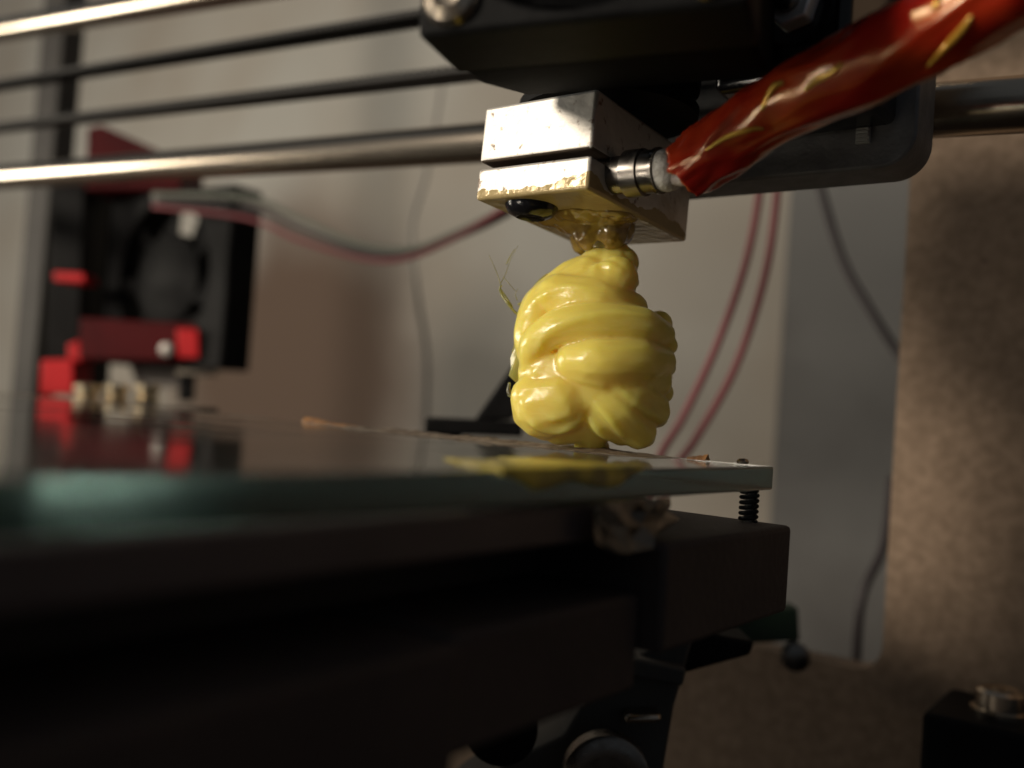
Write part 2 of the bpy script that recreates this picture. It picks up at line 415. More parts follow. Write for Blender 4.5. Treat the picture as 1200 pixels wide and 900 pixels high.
def flake(loc, lx, ly, h, rz, label, seed):
    bm = bmesh.new(); n1, n2 = 18, 7; top = []
    for i in range(n1+1):
        r_ = []
        for j in range(n2+1):
            fx, fy = i/n1, j/n2
            wdt = math.sin(math.pi*min(1, fx*.9+.08))**.6
            y = (fy-.5)*ly*wdt*(1+.5*noise.noise(Vector((fx*6, seed, 0))))
            hh = h*(.25+.75*(1-abs(2*fy-1)))*(1-fx*.75)*(1+.6*noise.noise(Vector((fx*9, fy*4, seed))))
            r_.append(bm.verts.new(((fx-.5)*lx, y, max(.00005, hh))))
        top.append(r_)
    for i in range(n1):
        for j in range(n2): bm.faces.new((top[i][j], top[i+1][j], top[i+1][j+1], top[i][j+1]))
    bot = [[bm.verts.new((v.co.x, v.co.y, 0)) for v in r_] for r_ in top]
    for i in range(n1):
        for j in range(n2): bm.faces.new((bot[i][j], bot[i][j+1], bot[i+1][j+1], bot[i+1][j]))
        bm.faces.new((top[i][0], bot[i][0], bot[i+1][0], top[i+1][0])); bm.faces.new((top[i][n2], top[i+1][n2], bot[i+1][n2], bot[i][n2]))
    bm.faces.new([bot[0][j] for j in range(n2+1)] + [top[0][j] for j in range(n2, -1, -1)])
    bm.faces.new([bot[n1][j] for j in range(n2, -1, -1)] + [top[n1][j] for j in range(n2+1)])
    bm.transform(Matrix.Translation(loc) @ Matrix.Rotation(rz, 4, 'Z'))
    return tag(obj('plastic_flake', bm, M_flake, smooth=50), label, 'plastic scrap', 'plastic scraps on the glass')
p = onplane(440, 504, 2, BED_Z); flake(bed.matrix_world @ Vector((-.078, -.0045, .0001)), .018, .003, .0009, math.radians(-10), 'long thin amber plastic scrap lying on the glass, pointed at one end', 1.0)
p = onplane(850, 548, 2, BED_Z); flake(bed.matrix_world @ Vector((-.0090, -.0035, .0001)), .0032, .0022, .0008, math.radians(170), 'small orange plastic crumb near the glass corner', 2.0)
# thin yellow strip over the glass edge, imitating the reflection of the blob
bm = bmesh.new()
NY = 60; rows = []
for k in range(NY+1):
    f = k/NY; y = -.0570 + (.0225)*f
    env = min(1, f*5, (1-f)*6)
    back = -(.002 + .014*env*(.65+.5*noise.noise(Vector((f*6, 1.7, 0)))))
    drop = -.0003 - .0021*env*max(.25, .62 + .55*noise.noise(Vector((f*3.1, 4.2, 0))))
    prof = [(back, .0001), (back*.6, .00028), (back*.25, .00030), (-.0002, .00030), (.00022, .00010), (.00034, drop*.35), (.00034, drop*.7), (.00012, drop),
            (.00003, drop*.9), (.00003, -.0001), (.00001, .00003), (back, .00003)]
    rows.append([bm.verts.new((x, y, z)) for x, z in prof])
for a_, c_ in zip(rows, rows[1:]):
    for q in range(12): bm.faces.new((a_[q], a_[(q+1)%12], c_[(q+1)%12], c_[q]))
bm.faces.new(rows[0]); bm.faces.new(rows[-1])
bm.transform(bed.matrix_world)
tag(obj('painted_reflection', bm, M_reflect, smooth=50), 'thin yellow strip over the glass edge, painted reflection of the blob', 'painted reflection')

bm = bmesh.new(); nA, nB = 9, 5; gr = []
for i in range(nA):
    row = []
    for j in range(nB):
        f, g_ = i/(nA-1), j/(nB-1)
        wv = noise.noise(Vector((i*.9, j*1.3, 2.2)))
        row.append(bm.verts.new((.0009+.0016*wv+.0004*g_, -.0440+.0150*f+.0012*noise.noise(Vector((i*.7, j, 8))), -.0030-.0048*g_*(.5+.5*math.sin(math.pi*min(1,f*.8+.15))))))
    gr.append(row)
for i in range(nA-1):
    for j in range(nB-1): bm.faces.new((gr[i][j], gr[i+1][j], gr[i+1][j+1], gr[i][j+1]))
bm.transform(bed.matrix_world)
ct = tag(obj('crumpled_tape', bm, mat('clear_tape', (.26,.20,.13), .2, var=(.42,.36,.28), vscale=260, coat=.5, Transmission_Weight=.6)), 'crumpled scrap of clear tape hanging below the glass edge', 'tape')
so = ct.modifiers.new('sol', 'SOLIDIFY'); so.thickness = .00012

# ================================================================== print head
head = empty('print_head', (-.07, .11, CAM.z+.02))
tag(head, 'black printer head with fan, carriage plate and scorched metal heater block', 'print head')
bpy.context.view_layer.update()
# --- heater block: origin at the middle of its underside
BX0, BX1, BY0, BY1 = -.0808, -.0629, .0966, .1240
bz = CAM.z + .0279; bh = .0128
blk = empty('tmp', ((BX0+BX1)/2, BY0, bz)); 
bm = bmesh.new()
w2 = (BX1-BX0)/2; ln = BY1-BY0
s0, s1 = .0043, .0052            # slot heights
prism(bm, [(0,0),(ln,0),(ln,bh),(0,bh),(0,s1),(.0105,s1),(.0105,s0),(0,s0)], -w2, w2, 0)
TILT = Matrix.Rotation(math.radians(-3.2), 4, 'X')
me_m = Matrix.Translation(((BX0+BX1)/2, BY0, bz)) @ TILT
bo = obj('heater_block', bm, M_block, None, bevel=.0006, seg=3)
bo.data.materials.append(mat('scorched_slot', (.09,.065,.045), .7, .2, var=(.14,.10,.07), vscale=300))
for p_ in bo.data.polygons:
    if .0001 < p_.center.y < .0107 and s0-.0001 < p_.center.z < s1+.0001 and abs(p_.normal.x) < .5: p_.material_index = 1
bo.parent = head; bo.matrix_parent_inverse = head.matrix_world.inverted(); bo.matrix_world = me_m
bo['label'] = 'split aluminium heater block, scorched, yellow plastic film on its underside'
C.objects.unlink(blk); bpy.data.objects.remove(blk)
bpy.context.view_layer.update()
def sub(name, bm, M, **k): return obj(name, bm, M, bo, world=False, **k)   # local to the block
cy, cz = .0058, .0034
bm = bmesh.new(); lathe(bm, (w2-.006, cy, cz), (1,0,0), ((0,.0024),(.0080,.0024),(.0082,.0030),(.0105,.0030),(.0106,.0027),(.0122,.0027),(.0123,.0029),(.0127,.0029),(.0128,.0025)), 40)
sub('heater_cartridge', bm, M_cart, smooth=35)
bm = bmesh.new(); lathe(bm, (w2-.006+.0126, cy, cz), (1,0,0), ((0,.0025),(.0010,.0027),(.0020,.0025),(.0026,.0014)), 24)
sub('ceramic_plug', bm, M_white, smooth=60)
bm = bmesh.new(); lathe(bm, (-.0030, .0048, .0006), (0,0,-1), ((0,.0036),(.0008,.0036),(.0017,.0031),(.0022,.0020),(.0018,.0014)), 28)
sub('set_screw', bm, M_blackg, smooth=50)
bm = bmesh.new(); lathe(bm, (.0018, .0160, .0006), (0,0,-1), ((0,.0040),(.0025,.0040),(.0026,.0036),(.0042,.0030),(.0055,.0012)), 24)
sub('nozzle', bm, M_cart, smooth=40)
# amber plastic dribble around the nozzle and under the block
bm = bmesh.new()
for (x,y,z,r,sz) in [(a*.9+.0017,b+.0016,c_*.5,d_*.92,e_) for a,b,c_,d_,e_ in ((-.0022,.0125,-.0002,.0046,.5),(.0006,.0140,-.0010,.0046,.75),(-.0036,.0150,-.0014,.0028,1.3),(.0026,.0128,-.0014,.0028,1.3),(-.006,.010,.0002,.0035,.25),(-.0005,.0095,.0002,.0045,.25),(.0042,.0105,.0001,.0035,.28),(-.0006,.0118,-.0020,.0026,1.3))]:
    bmesh.ops.create_icosphere(bm, subdivisions=3, radius=r, matrix=Matrix.Translation((x,y,z)) @ Matrix.Diagonal((1,1,sz,1)))
ro = sub('plastic_residue', bm, M_res, smooth=180)
rm = ro.modifiers.new('rm', 'REMESH'); rm.mode = 'VOXEL'; rm.voxel_size = .0003; rm.use_smooth_shade = True
sm = ro.modifiers.new('sm', 'SMOOTH'); sm.iterations = 6
tx = bpy.data.textures.new('lumps', 'CLOUDS'); tx.noise_scale = .0022
dm = ro.modifiers.new('dm', 'DISPLACE'); dm.texture = tx; dm.strength = .0010; dm.mid_level = .5

# --- heat sink discs above the block
bm = bmesh.new(); hc = Vector((-.0700, .1115, bz+bh+.0012))
prof = []
z_ = 0
for k in range(7):
    prof += [(z_, .0045), (z_+.0001, .0125), (z_+.0014, .0126), (z_+.0015, .0045)]; z_ += .0038
lathe(bm, hc, (0,0,1), prof, 56)
hs = obj('heat_sink', bm, M_black, head, smooth=35)
bm = bmesh.new(); lathe(bm, hc-Vector((0,0,.003)), (0,0,1), ((0,.0035),(.0035,.0035)), 24)
obj('heat_break', bm, M_cart, head, smooth=40)

# --- cooling fan with its shroud in front of the block, turned a little
yaw = math.radians(17)
fcorner = at(489, 43, .090)
FM = Matrix.Translation(fcorner) @ Matrix.Rotation(yaw, 4, 'Z') @ Matrix.Rotation(math.radians(-1.5), 4, 'Y')
# local: x right 0..30, y depth 0..18, z 0..30
fw = .031
bm = bmesh.new()
# shroud: box behind the fan plate
prism(bm, [(.0101, .0003), (.016, .0010), (.0305, .0047), (.0305, fw-.0004), (.0101, fw-.0004)], .0004, fw-.0004, 0); bm.transform(FM)
obj('fan_shroud', bm, M_shroud, head, bevel=.0006)
bm = bmesh.new()                                                # fan frame with round hole
seg = 48; fr = .0143; cx_ = fw/2; rings = {}
for y in (0, .0100):
    inner = [bm.verts.new((cx_+fr*math.cos(2*math.pi*k/seg), y, cx_+fr*math.sin(2*math.pi*k/seg))) for k in range(seg)]
    outer_ = []
    for k in range(seg):
        c, s = math.cos(2*math.pi*k/seg), math.sin(2*math.pi*k/seg)
        mm = max(abs(c), abs(s)); outer_.append(bm.verts.new((cx_+cx_*c/mm, y, cx_+cx_*s/mm)))
    rings[y] = (inner, outer_)
for k in range(seg):
    j = (k+1)%seg
    (i0,o0),(i1,o1) = rings[0], rings[.0100]
    bm.faces.new((i0[k], i0[j], o0[j], o0[k])); bm.faces.new((i1[k], o1[k], o1[j], i1[j]))
    bm.faces.new((i0[k], i1[k], i1[j], i0[j])); bm.faces.new((o0[k], o0[j], o1[j], o1[k]))
bm.transform(FM)
fan = obj('cooling_fan', bm, M_black, head, bevel=.0005)
def fsub(name, bm, M, **k):
    bm.transform(FM); return obj(name, bm, M, fan, **k)
bm = bmesh.new(); lathe(bm, (cx_, .0015, cx_), (0,1,0), ((0,.0070),(.0004,.0076),(.007,.0076)), 32); fsub('hub', bm, M_black, smooth=40)
for k in range(7):
    bm = bmesh.new(); an = 2*math.pi*k/7 + .3
    vs = []
    for r_, tw in ((.0074,.55),(.0138,.40)):
        for s in (-1, 1):
            for t in (-.0003, .0003):
                vs.append(bm.verts.new((cx_+r_*math.cos(an+s*tw), .0045+s*.0028+t, cx_+r_*math.sin(an+s*tw))))
    for f in ((0,2,6,4),(1,5,7,3),(0,4,5,1),(2,3,7,6),(0,1,3,2),(4,6,7,5)): bm.faces.new([vs[i] for i in f])
    fsub('blade', bm, M_black)
for sx_, sz_ in ((.0034,.0034),(fw-.0034,.0034),(.0034,fw-.0034),(fw-.0034,fw-.0034)):
    bm = bmesh.new(); lathe(bm, (sx_, .0004, sz_), (0,-1,0), ((0,.0024),(.0006,.0029),(.0013,.0025),(.0017,.0015),(.0012,.0011),(.0011,.0002)), 24)
    fsub('screw', bm, M_steel, smooth=35)

# --- carriage plate with rounded corner, in front of the rod
PYF = .126
c_r = onplane(1075, 150, 1, PYF); c_b = onplane(960, 203, 1, PYF)
px0, px1, pz0, pz1 = -.0860, c_r.x, c_b.z, CAM.z+.075
rr_ = .0045
outl = [(px0, pz0)] + arc(px1-rr_, pz0+rr_, -math.pi/2, 0, rr_, 8) + [(px1, pz1), (px0, pz1)]
bm = bmesh.new(); prism(bm, outl, PYF, PYF+.0085, 1)
cp = obj('carriage_plate', bm, M_plate, head, bevel=.0004)
cl = onplane(1013, 148, 1, PYF)
bm = bmesh.new()
box(bm, (cl.x-.0009, PYF-.0006, cl.z-.0024), (cl.x+.0009, PYF+.0002, cl.z+.0024))
for k in range(9):
    zc = cl.z-.0021+.00052*k; box(bm, (cl.x-.0008, PYF-.0009, zc-.00014), (cl.x+.0008, PYF-.0005, zc+.00014))
obj('belt_clamp', bm, mat('pale_clamp', (.42,.42,.40), .6), cp)
# --- black extruder body to the right of the fan
ey = .1045
b0 = onplane(835, 95, 1, ey); b1 = onplane(992, 80, 1, ey)
bm = bmesh.new(); box(bm, (b0.x, ey, CAM.z+.0405), (b1.x, PYF-.0001, CAM.z+.0755))
eb = obj('extruder_body', bm, M_blackg, head, bevel=.0012, seg=3)
nn = onplane(935, 12, 1, ey)
bm = bmesh.new(); lathe(bm, (nn.x, ey, nn.z), (0,-1,0), ((0,.0042),(.0006,.0042),(.0007,.0036)), 32)
obj('washer', bm, M_blackg, eb, smooth=40)
bm = bmesh.new(); hp = [(nn.x+x, nn.z+z) for x, z in hexpts(.0030, .25)]
prism(bm, hp, ey-.0032, ey-.0006, 1); obj('nut', bm, mat('zinc', (.72,.75,.76), .45, .6), eb, bevel=.0003)
bm = bmesh.new(); lathe(bm, (nn.x, ey-.003, nn.z), (0,-1,0), ((0,.0015),(.0010,.0015),(.0013,.0011)), 20)
obj('bolt_end', bm, M_cart, eb, smooth=40)
# ribs moulded into the body
for k in range(4):
    q = onplane(846+k*16, 40, 1, ey)
    obj('moulded_rib', boxbm((q.x-.0004, ey-.0008, CAM.z+.043), (q.x+.0004, ey, CAM.z+.075)), M_blackg, eb, bevel=.0003)

# ================================================================== red taped heater cable
bpy.context.view_layer.update()
cend = bo.matrix_world @ Vector((w2-.006+.0148, cy, cz))
cable = empty('heater_cable', cend)
tag(cable, 'heater wires wrapped in shiny crinkled red tape leaving the metal block', 'cable')
ctrl = [at(803, 200, .1108), at(850, 168, .1075), at(930, 118, .102), at(1040, 62, .094), at(1130, 12, .088), at(1230, -45, .083), at(1330, -110, .08)]
path = catmull(ctrl, 22)
n = len(path); bm = bmesh.new(); NS = 64
rings = []; Nn = None
for i, p in enumerate(path):
    t = (path[min(i+1,n-1)]-path[max(i-1,0)]).normalized()
    if Nn is None: Nn, Bb = frame_for(t)
    else: Nn = (Nn-t*Nn.dot(t)).normalized(); Bb = t.cross(Nn)
    f = i/(n-1); base = .0034 + .0006*min(1, f*2.2)
    ring = []
    for k in range(NS):
        an = 2*math.pi*k/NS
        q = Vector((math.cos(an)*1.1, math.sin(an)*1.1, f*9))
        rr2 = base*(1 + .07*noise.noise(q*1.5) )
        # creases in the tape: sharp ridged folds running along and across
        rid = 1-abs(noise.noise(Vector((math.cos(an)*1.1, math.sin(an)*1.1, f*5+4))))*2
        rr2 += .00042*max(0, rid-.5)/.5
        lip = (.0006*noise.noise(Vector((an*2.2, 9, 1))) if i == 0 else 0)
        ring.append(bm.verts.new(p + (Nn*math.cos(an)*1.03 + Bb*math.sin(an)*.97)*rr2 + t*lip*1.6))
    rings.append(ring)
for a_, c_ in zip(rings, rings[1:]):
    for k in range(NS): bm.faces.new((a_[k], a_[(k+1)%NS], c_[(k+1)%NS], c_[k]))
tp = obj('tape_sleeve', bm, M_tape, cable, smooth=180)
so = tp.modifiers.new('sol', 'SOLIDIFY'); so.thickness = .00025; so.offset = -1
# raised tape folds, the gold highlights of the creases put into their colour
def surf(i, an, lift=.0):
    p = path[i]; c = rings_co[i]
    k = int(an/(2*math.pi)*NS) % NS
    v = c[k]; return v + (v-p).normalized()*lift
rings_co = None
bpy.context.view_layer.update()
mw = tp.matrix_world
co_all = [mw @ v.co for v in tp.data.vertices]
rings_co = [[co_all[i*NS+k] for k in range(NS)] for i in range(n)]
def near_k(i, px, py):
    """the ring vertex of ring i that faces the camera nearest that direction"""
    best = None
    for k in range(NS):
        v = rings_co[i][k]; nrm = (v-path[i]).normalized(); tocam = (CAM-v).normalized()
        if nrm.dot(tocam) < .1: continue
        d = v-CAM; z = d.dot(FW); x = 600+FPX*d.dot(RT)/z; y = 450-FPX*d.dot(UP)/z
        e = (x-px)**2+(y-py)**2
        if best is None or e < best[0]: best = (e, k)
    return best
def fold(pix, rad):
    pts = []
    for px, py in pix:
        bst = None
        for i in range(n):
            r_ = near_k(i, px, py)
            if r_ and (bst is None or r_[0] < bst[0]): bst = (r_[0], i, r_[1])
        v = rings_co[bst[1]][bst[2]]; pts.append(v + (v-path[bst[1]]).normalized()*.00002)
    pp = catmull(pts, 6); m_ = len(pp)
    bm = bmesh.new(); tube(bm, pp, [rad*(.35+.65*math.sin(math.pi*i/(m_-1))**.7) for i in range(m_)], 8)
    return obj('tape_fold_highlight', bm, M_foldglint, cable, smooth=180)
fold([(942,108),(960,95),(975,86),(988,76)], .00040)
fold([(893,128),(905,105),(918,98)], .00045)
fold([(826,176),(850,160),(880,152),(897,152)], .00032)
fold([(1092,12),(1098,4),(1104,-6)], .0004)
fold([(1088,78),(1105,55),(1125,35),(1140,15)], .0004)
# wires inside
for s, M in ((-.0011, M_wire_white), (.0011, M_wire_red)):
    bm = bmesh.new(); tube(bm, catmull([cend+Vector((0,0,s)), (cend+path[0])/2+Vector((0,0,s)), path[3]+Vector((0,0,s)), path[10]], 8), .0009, 10)
    obj('wire', bm, M, cable, smooth=180)

# ================================================================== the blob of molten plastic
BD = .131
def bp_(px, py, dd=0): return at(px, py, BD + dd*.00072)
K = BD/FPX                                   # metres per pixel at the blob
nozzle_tip = bo.matrix_world @ Vector((.0018, .0160, -.005))
strands = [
 # (list of (px,py,depth mm), radius px list)
 ([(716,300,2),(716,318,1),(712,335,0)], [24,30,30]),                          # neck under the nozzle
 ([(735,322,-1),(742,331,0)], [10,8]), ([(702,308,1),(730,308,1)], [22,20]),
 ([(690,312,1),(668,325,0),(640,345,0),(622,362,0)], [16,20,18,13]),           # shoulder sloping to the left
 ([(668,345,0),(640,362,-1),(625,395,-3),(628,425,-4)], [34,30,24,18]),
 ([(622,432,-5),(628,405,-7),(655,384,-9),(700,378,-10),(748,384,-8),(776,392,-3)], [13,19,22,24,25,16]),   # upper fold
 ([(655,350,-3),(700,355,-6),(740,362,-4)], [30,30,20]),
 ([(676,424,-10),(705,424,-12),(745,424,-10),(774,424,-4)], [24,27,27,19]),     # middle roll with its round end
 ([(690,432,-10),(740,440,-9),(768,448,-4)], [20,24,20]),
 ([(640,474,-5),(660,470,-7)], [42,38]),                                       # lower left lobe
 ([(632,448,-6),(622,465,-6),(622,482,-5)], [18,24,22]),
 ([(655,500,-4),(680,498,-4)], [22,22]),
 ([(690,458,-9),(720,478,-9),(748,505,-5)], [22,26,22]),                       # lower right fan of strands
 ([(700,450,-10),(735,463,-9),(768,482,-4)], [18,24,18]),
 ([(685,470,-8),(705,490,-8),(728,508,-5)], [18,20,15]),
 ([(695,503,-4),(695,516,-3)], [20,17]),                                       # nub touching the glass
 ([(680,523,-2),(706,524,-2)], [8,9]),
 ([(690,338,0),(668,352,-1)], [40,36]), ([(722,326,-3),(716,336,-4)], [27,26]), ([(700,352,-3)],[40]),
 ([(650,440,-3),(700,450,-5),(745,440,-3)],[45,52,42]),
 ([(655,478,-3),(700,478,-4),(735,480,-3)],[36,38,36]), ([(690,410,-7)],[34]), ([(700,440,-9),(760,436,-6)],[22,22]),
 # knuckles down the right side
 ([(772,380,-1)], [17]), ([(783,405,-2)], [12]), ([(780,430,-2)], [13]), ([(776,460,-2)], [14]), ([(770,488,-2)], [14]), ([(756,512,-1)], [13]),
 # body and back
 ([(700,400,2),(700,440,3),(700,480,1)], [70,76,40]),
 ([(660,420,5),(720,400,8),(750,440,6)], [45,45,40]),
 ([(680,470,7),(730,470,7)], [42,40]),
]
bm = bmesh.new()
def sph(p, r, sub=2): bmesh.ops.create_icosphere(bm, subdivisions=sub, radius=r, matrix=Matrix.Translation(p))
for pts, rad in strands:
    P = [bp_(*q) for q in pts]
    if len(P) == 1: sph(P[0], rad[0]*K); continue
    cp_ = catmull(P, 10)
    for i, p in enumerate(cp_):
        f = i/(len(cp_)-1)*(len(rad)-1); j = min(int(f), len(rad)-2); r = rad[j]+(rad[j+1]-rad[j])*(f-j)
        sph(p, r*K)
# beads swirled on the lower left lobe and fine strand ridges fanning on the right
def bead(pix, r):
    for p in catmull([bp_(*q) for q in pix], 14): sph(p, r*K, 2)
from mathutils.bvhtree import BVHTree
bvh = BVHTree.FromBMesh(bm)
def ridge(pix, r, sink=.5):
    """a thin strand lying on the skin of the blob"""
    P = []
    for q in catmull([Vector((x, y, 0)) for x, y in pix], 14):
        d_ = ray(q.x, q.y).normalized(); h = bvh.ray_cast(CAM, d_)[0]
        if h is not None: P.append(h + d_*r*K*(sink+.16))
    for k, p in enumerate(P):
        f = k/max(1, len(P)-1); sph(p, r*K*(.45+.55*math.sin(math.pi*f)**.5), 2)
for pix, r_, sk in (([(690,462),(716,490),(732,512)], 7, .45), ([(700,455),(738,485),(758,509)], 7, .45), ([(716,450),(752,476),(777,493)], 6.5, .45),
    ([(732,449),(762,462),(784,473)], 6, .45), ([(684,474),(698,498),(712,514)], 6.5, .45),
    ([(612,470),(624,494),(652,504),(676,492),(684,470)], 6.5, .5), ([(634,476),(646,489),(664,484),(668,470)], 5.5, .5),
    ([(626,418),(640,392),(672,376),(720,369),(766,373)], 8, .45), ([(664,438),(706,449),(758,447)], 6, .5),
    ([(612,372),(630,352),(662,338),(700,340)], 6, .5), ([(690,316),(712,312),(734,322)], 6, .45), ([(640,412),(660,398),(700,394),(750,398)], 5, .5)):
    ridge(pix, r_, sk)
blob = obj('plastic_blob', bm, M_yel, smooth=180)
blob.data.remesh_voxel_size = .0002
rm = blob.modifiers.new('rm', 'REMESH'); rm.mode = 'VOXEL'; rm.voxel_size = .00022; rm.use_smooth_shade = True
sm = blob.modifiers.new('sm', 'SMOOTH'); sm.factor = .5; sm.iterations = 14
tag(blob, 'glossy lump of folded yellow plastic hanging from the nozzle onto the glass', 'plastic blob')
# ragged film, drip and strings on its left side
def sheet(pix, thick, name, M):
    P = [bp_(*q) for q in pix]; c = sum(P, Vector())/len(P)
    bm = bmesh.new(); nrm = -FW
    a_ = [bm.verts.new(p + nrm*thick/2) for p in P]; b2 = [bm.verts.new(p - nrm*thick/2) for p in P]
    ca = bm.verts.new(c+nrm*thick*1.4); cb = bm.verts.new(c-nrm*thick*1.4)
    m_ = len(P)
    for i in range(m_):
        j = (i+1)%m_
        bm.faces.new((a_[i], a_[j], ca)); bm.faces.new((b2[j], b2[i], cb)); bm.faces.new((a_[i], b2[i], b2[j], a_[j]))
    return obj(name, bm, M, blob, smooth=180)
sheet([(612,356,-1),(606,366,-1),(604,385,-1),(602,405,-1),(598,420,-2),(599,430,-2),(596,440,-2),(606,450,-3),(622,445,-4),(630,420,-4),(632,380,-3),(626,358,-2)], .0005, 'torn_film', M_film)
sheet([(676,300,1),(672,306,0),(655,318,0),(640,328,0),(628,340,0),(622,352,0),(630,360,0),(660,345,0),(690,325,0)], .0005, 'torn_film', M_film)
bm = bmesh.new()
for i, p in enumerate(catmull([bp_(597,450,-3), bp_(596,457,-3), bp_(598,462,-3)], 5)): bmesh.ops.create_icosphere(bm, subdivisions=2, radius=(2.2+.25*i)*K*.8, matrix=Matrix.Translation(p))
obj('drip', bm, M_yel, blob, smooth=180)
def string(pix, r0, r1, M=M_film):
    P = catmull([bp_(*q) for q in pix], 6); m_ = len(P)
    bm = bmesh.new(); tube(bm, P, [.65*(r0+(r1-r0)*i/(m_-1)) for i in range(m_)], 6); obj('string', bm, M, blob, smooth=180)
string([(622,378,-2),(606,368,-1),(595,356,-1),(588,346,0),(585,338,0)], .00034, .00022)
string([(600,360,-1),(592,347,0),(586,338,0),(588,334,0)], .0003, .00016)
string([(587,336,0),(583,322,1),(578,310,1),(573,299,2)], .00012, .00006)
string([(586,333,0),(592,322,1),(598,305,2),(607,288,2)], .00010, .00005)
string([(593,310,1),(598,300,1),(603,292,1)], .00016, .00008)
string([(590,325,1),(597,333,0),(605,342,0)], .00010, .00006)
string([(606,352,0),(604,345,0),(607,338,0)], .00012, .00005)
string([(607,357,0),(614,354,0),(622,352,0)], .0003, .0003)
string([(652,318,0),(640,322,0),(628,333,0),(620,347,0)], .0002, .0002)

# ================================================================== left side: red bracket with black fan, shiny nuts
d = .36
rb = empty('red_bracket', at(150, 455, d))
tag(rb, 'red printed bracket with black fan standing behind the bed', 'bracket')
bpy.context.view_layer.update()
# fan frame: square with round hole, its face turned towards the bed
def T(px, py, dd=0): return at(px, py, d+dd)
ux = (T(258,300,-.02)-T(112,312,.02)); ux.z = 0; wx = ux.length; ux.normalize(); uy = Vector((-ux.y, ux.x, 0)); 
orig = T(112, 425, .02); hgt = .068
QM = Matrix((ux, uy, Z)).transposed().to_4x4(); QM.translation = orig
bm = bmesh.new(); R_ = hgt*.44; cxx, czz = wx/2, hgt/2; seg = 40; rg = []
for y in (0, .014):
    i_ = [bm.verts.new((cxx+R_*.9*math.cos(2*math.pi*k/seg), y, czz+R_*math.sin(2*math.pi*k/seg))) for k in range(seg)]
    o_ = []
    for k in range(seg):
        c, s = math.cos(2*math.pi*k/seg), math.sin(2*math.pi*k/seg); mm = max(abs(c), abs(s))
        o_.append(bm.verts.new((cxx+cxx*c/mm, y, czz+czz*s/mm)))
    rg.append((i_, o_))
for k in range(seg):
    j = (k+1)%seg; (i0,o0),(i1,o1) = rg
    bm.faces.new((i0[k], i0[j], o0[j], o0[k])); bm.faces.new((i1[k], o1[k], o1[j], i1[j])); bm.faces.new((i0[k], i1[k], i1[j], i0[j])); bm.faces.new((o0[k], o0[j], o1[j], o1[k]))
bm.transform(QM); f2 = obj('fan_frame', bm, M_black, rb, bevel=.001)
bm = bmesh.new(); lathe(bm, (cxx, .002, czz), (0,1,0), ((0,.017),(.0006,.018),(.011,.018)), 32); bm.transform(QM); obj('hub', bm, M_black, f2, smooth=40)
for k in range(7):
    bm = bmesh.new(); an = 2*math.pi*k/7; vs = []
    for r_, tw in ((.0175,.5),(R_*.88,.42)):
        for s in (-1, 1):
            for t in (-.0005, .0005): vs.append(bm.verts.new((cxx+r_*math.cos(an+s*tw), .0065+s*.004+t, czz+r_*math.sin(an+s*tw))))
    for f in ((0,2,6,4),(1,5,7,3),(0,4,5,1),(2,3,7,6),(0,1,3,2),(4,6,7,5)): bm.faces.new([vs[i] for i in f])
    bm.transform(QM); obj('blade', bm, M_black, f2)
def slab(pix, dd, th_, name, M, parent):
    """outline at its own distance with real thickness along the viewing axis' horizontal"""
    P = [T(x, y, dd) for x, y in pix]; bm = bmesh.new(); k_ = H0*th_
    a_ = [bm.verts.new(p) for p in P]; b2 = [bm.verts.new(p+k_) for p in P]; m_ = len(P)
    bm.faces.new(a_); bm.faces.new(b2)
    for i in range(m_): bm.faces.new((a_[i], a_[(i+1)%m_], b2[(i+1)%m_], b2[i]))
    return obj(name, bm, M, parent, bevel=.0006)
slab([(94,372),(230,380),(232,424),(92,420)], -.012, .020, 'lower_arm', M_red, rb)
slab([(206,385),(232,386),(233,420),(208,419)], -.016, .003, 'end_lug', M_litred, rb)
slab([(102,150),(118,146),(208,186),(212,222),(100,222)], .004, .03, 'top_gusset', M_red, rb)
slab([(62,318),(98,320),(100,331),(62,329)], -.006, .012, 'tie', M_litred, rb)
slab([(78,404),(92,398),(96,424),(80,426)], -.010, .012, 'tie', M_litred, rb)
slab([(48,422),(85,420),(86,462),(46,462)], -.012, .016, 'foot', M_litred, rb)
slab([(62,190),(100,190),(90,460),(52,460)], .010, .03, 'motor_post', M_black, rb)
slab([(150,424),(215,426),(214,455),(160,452)], .012, .003, 'backing', M_wire_white, rb)
slab([(210,424),(225,425),(222,470),(208,470)], .0, .006, 'post', M_black, rb)
slab([(205,432),(252,434),(252,440),(205,440)], -.004, .006, 'lever', M_steel, rb)
bm = bmesh.new(); q0 = T(196, 410, -.0135); lathe(bm, q0, -H0, ((0,.0028),(.0015,.0025),(.002,.001)), 20)
obj('screw', bm, mat('dull_steel', (.35,.33,.31), .5, .8), rb, smooth=40)
for px, which in ((102, 'the one nearest the red foot'), (136, 'the middle one of the row'), (172, 'the one nearest the thin lever')):
    bm = bmesh.new(); c = at(px, 461, .30)
    lathe(bm, c-Vector((0,0,.004)), (0,0,1), ((0,.0036),(.0008,.0040),(.0022,.0040),(.003,.0033),(.0040,.0033),(.0048,.0040),(.0064,.0040),(.0070,.0034)), 20)
    tag(obj('grooved_nut', bm, M_brass, smooth=35), 'shiny grooved metal nut below the red bracket, ' + which, 'nut', 'nuts below the red bracket')
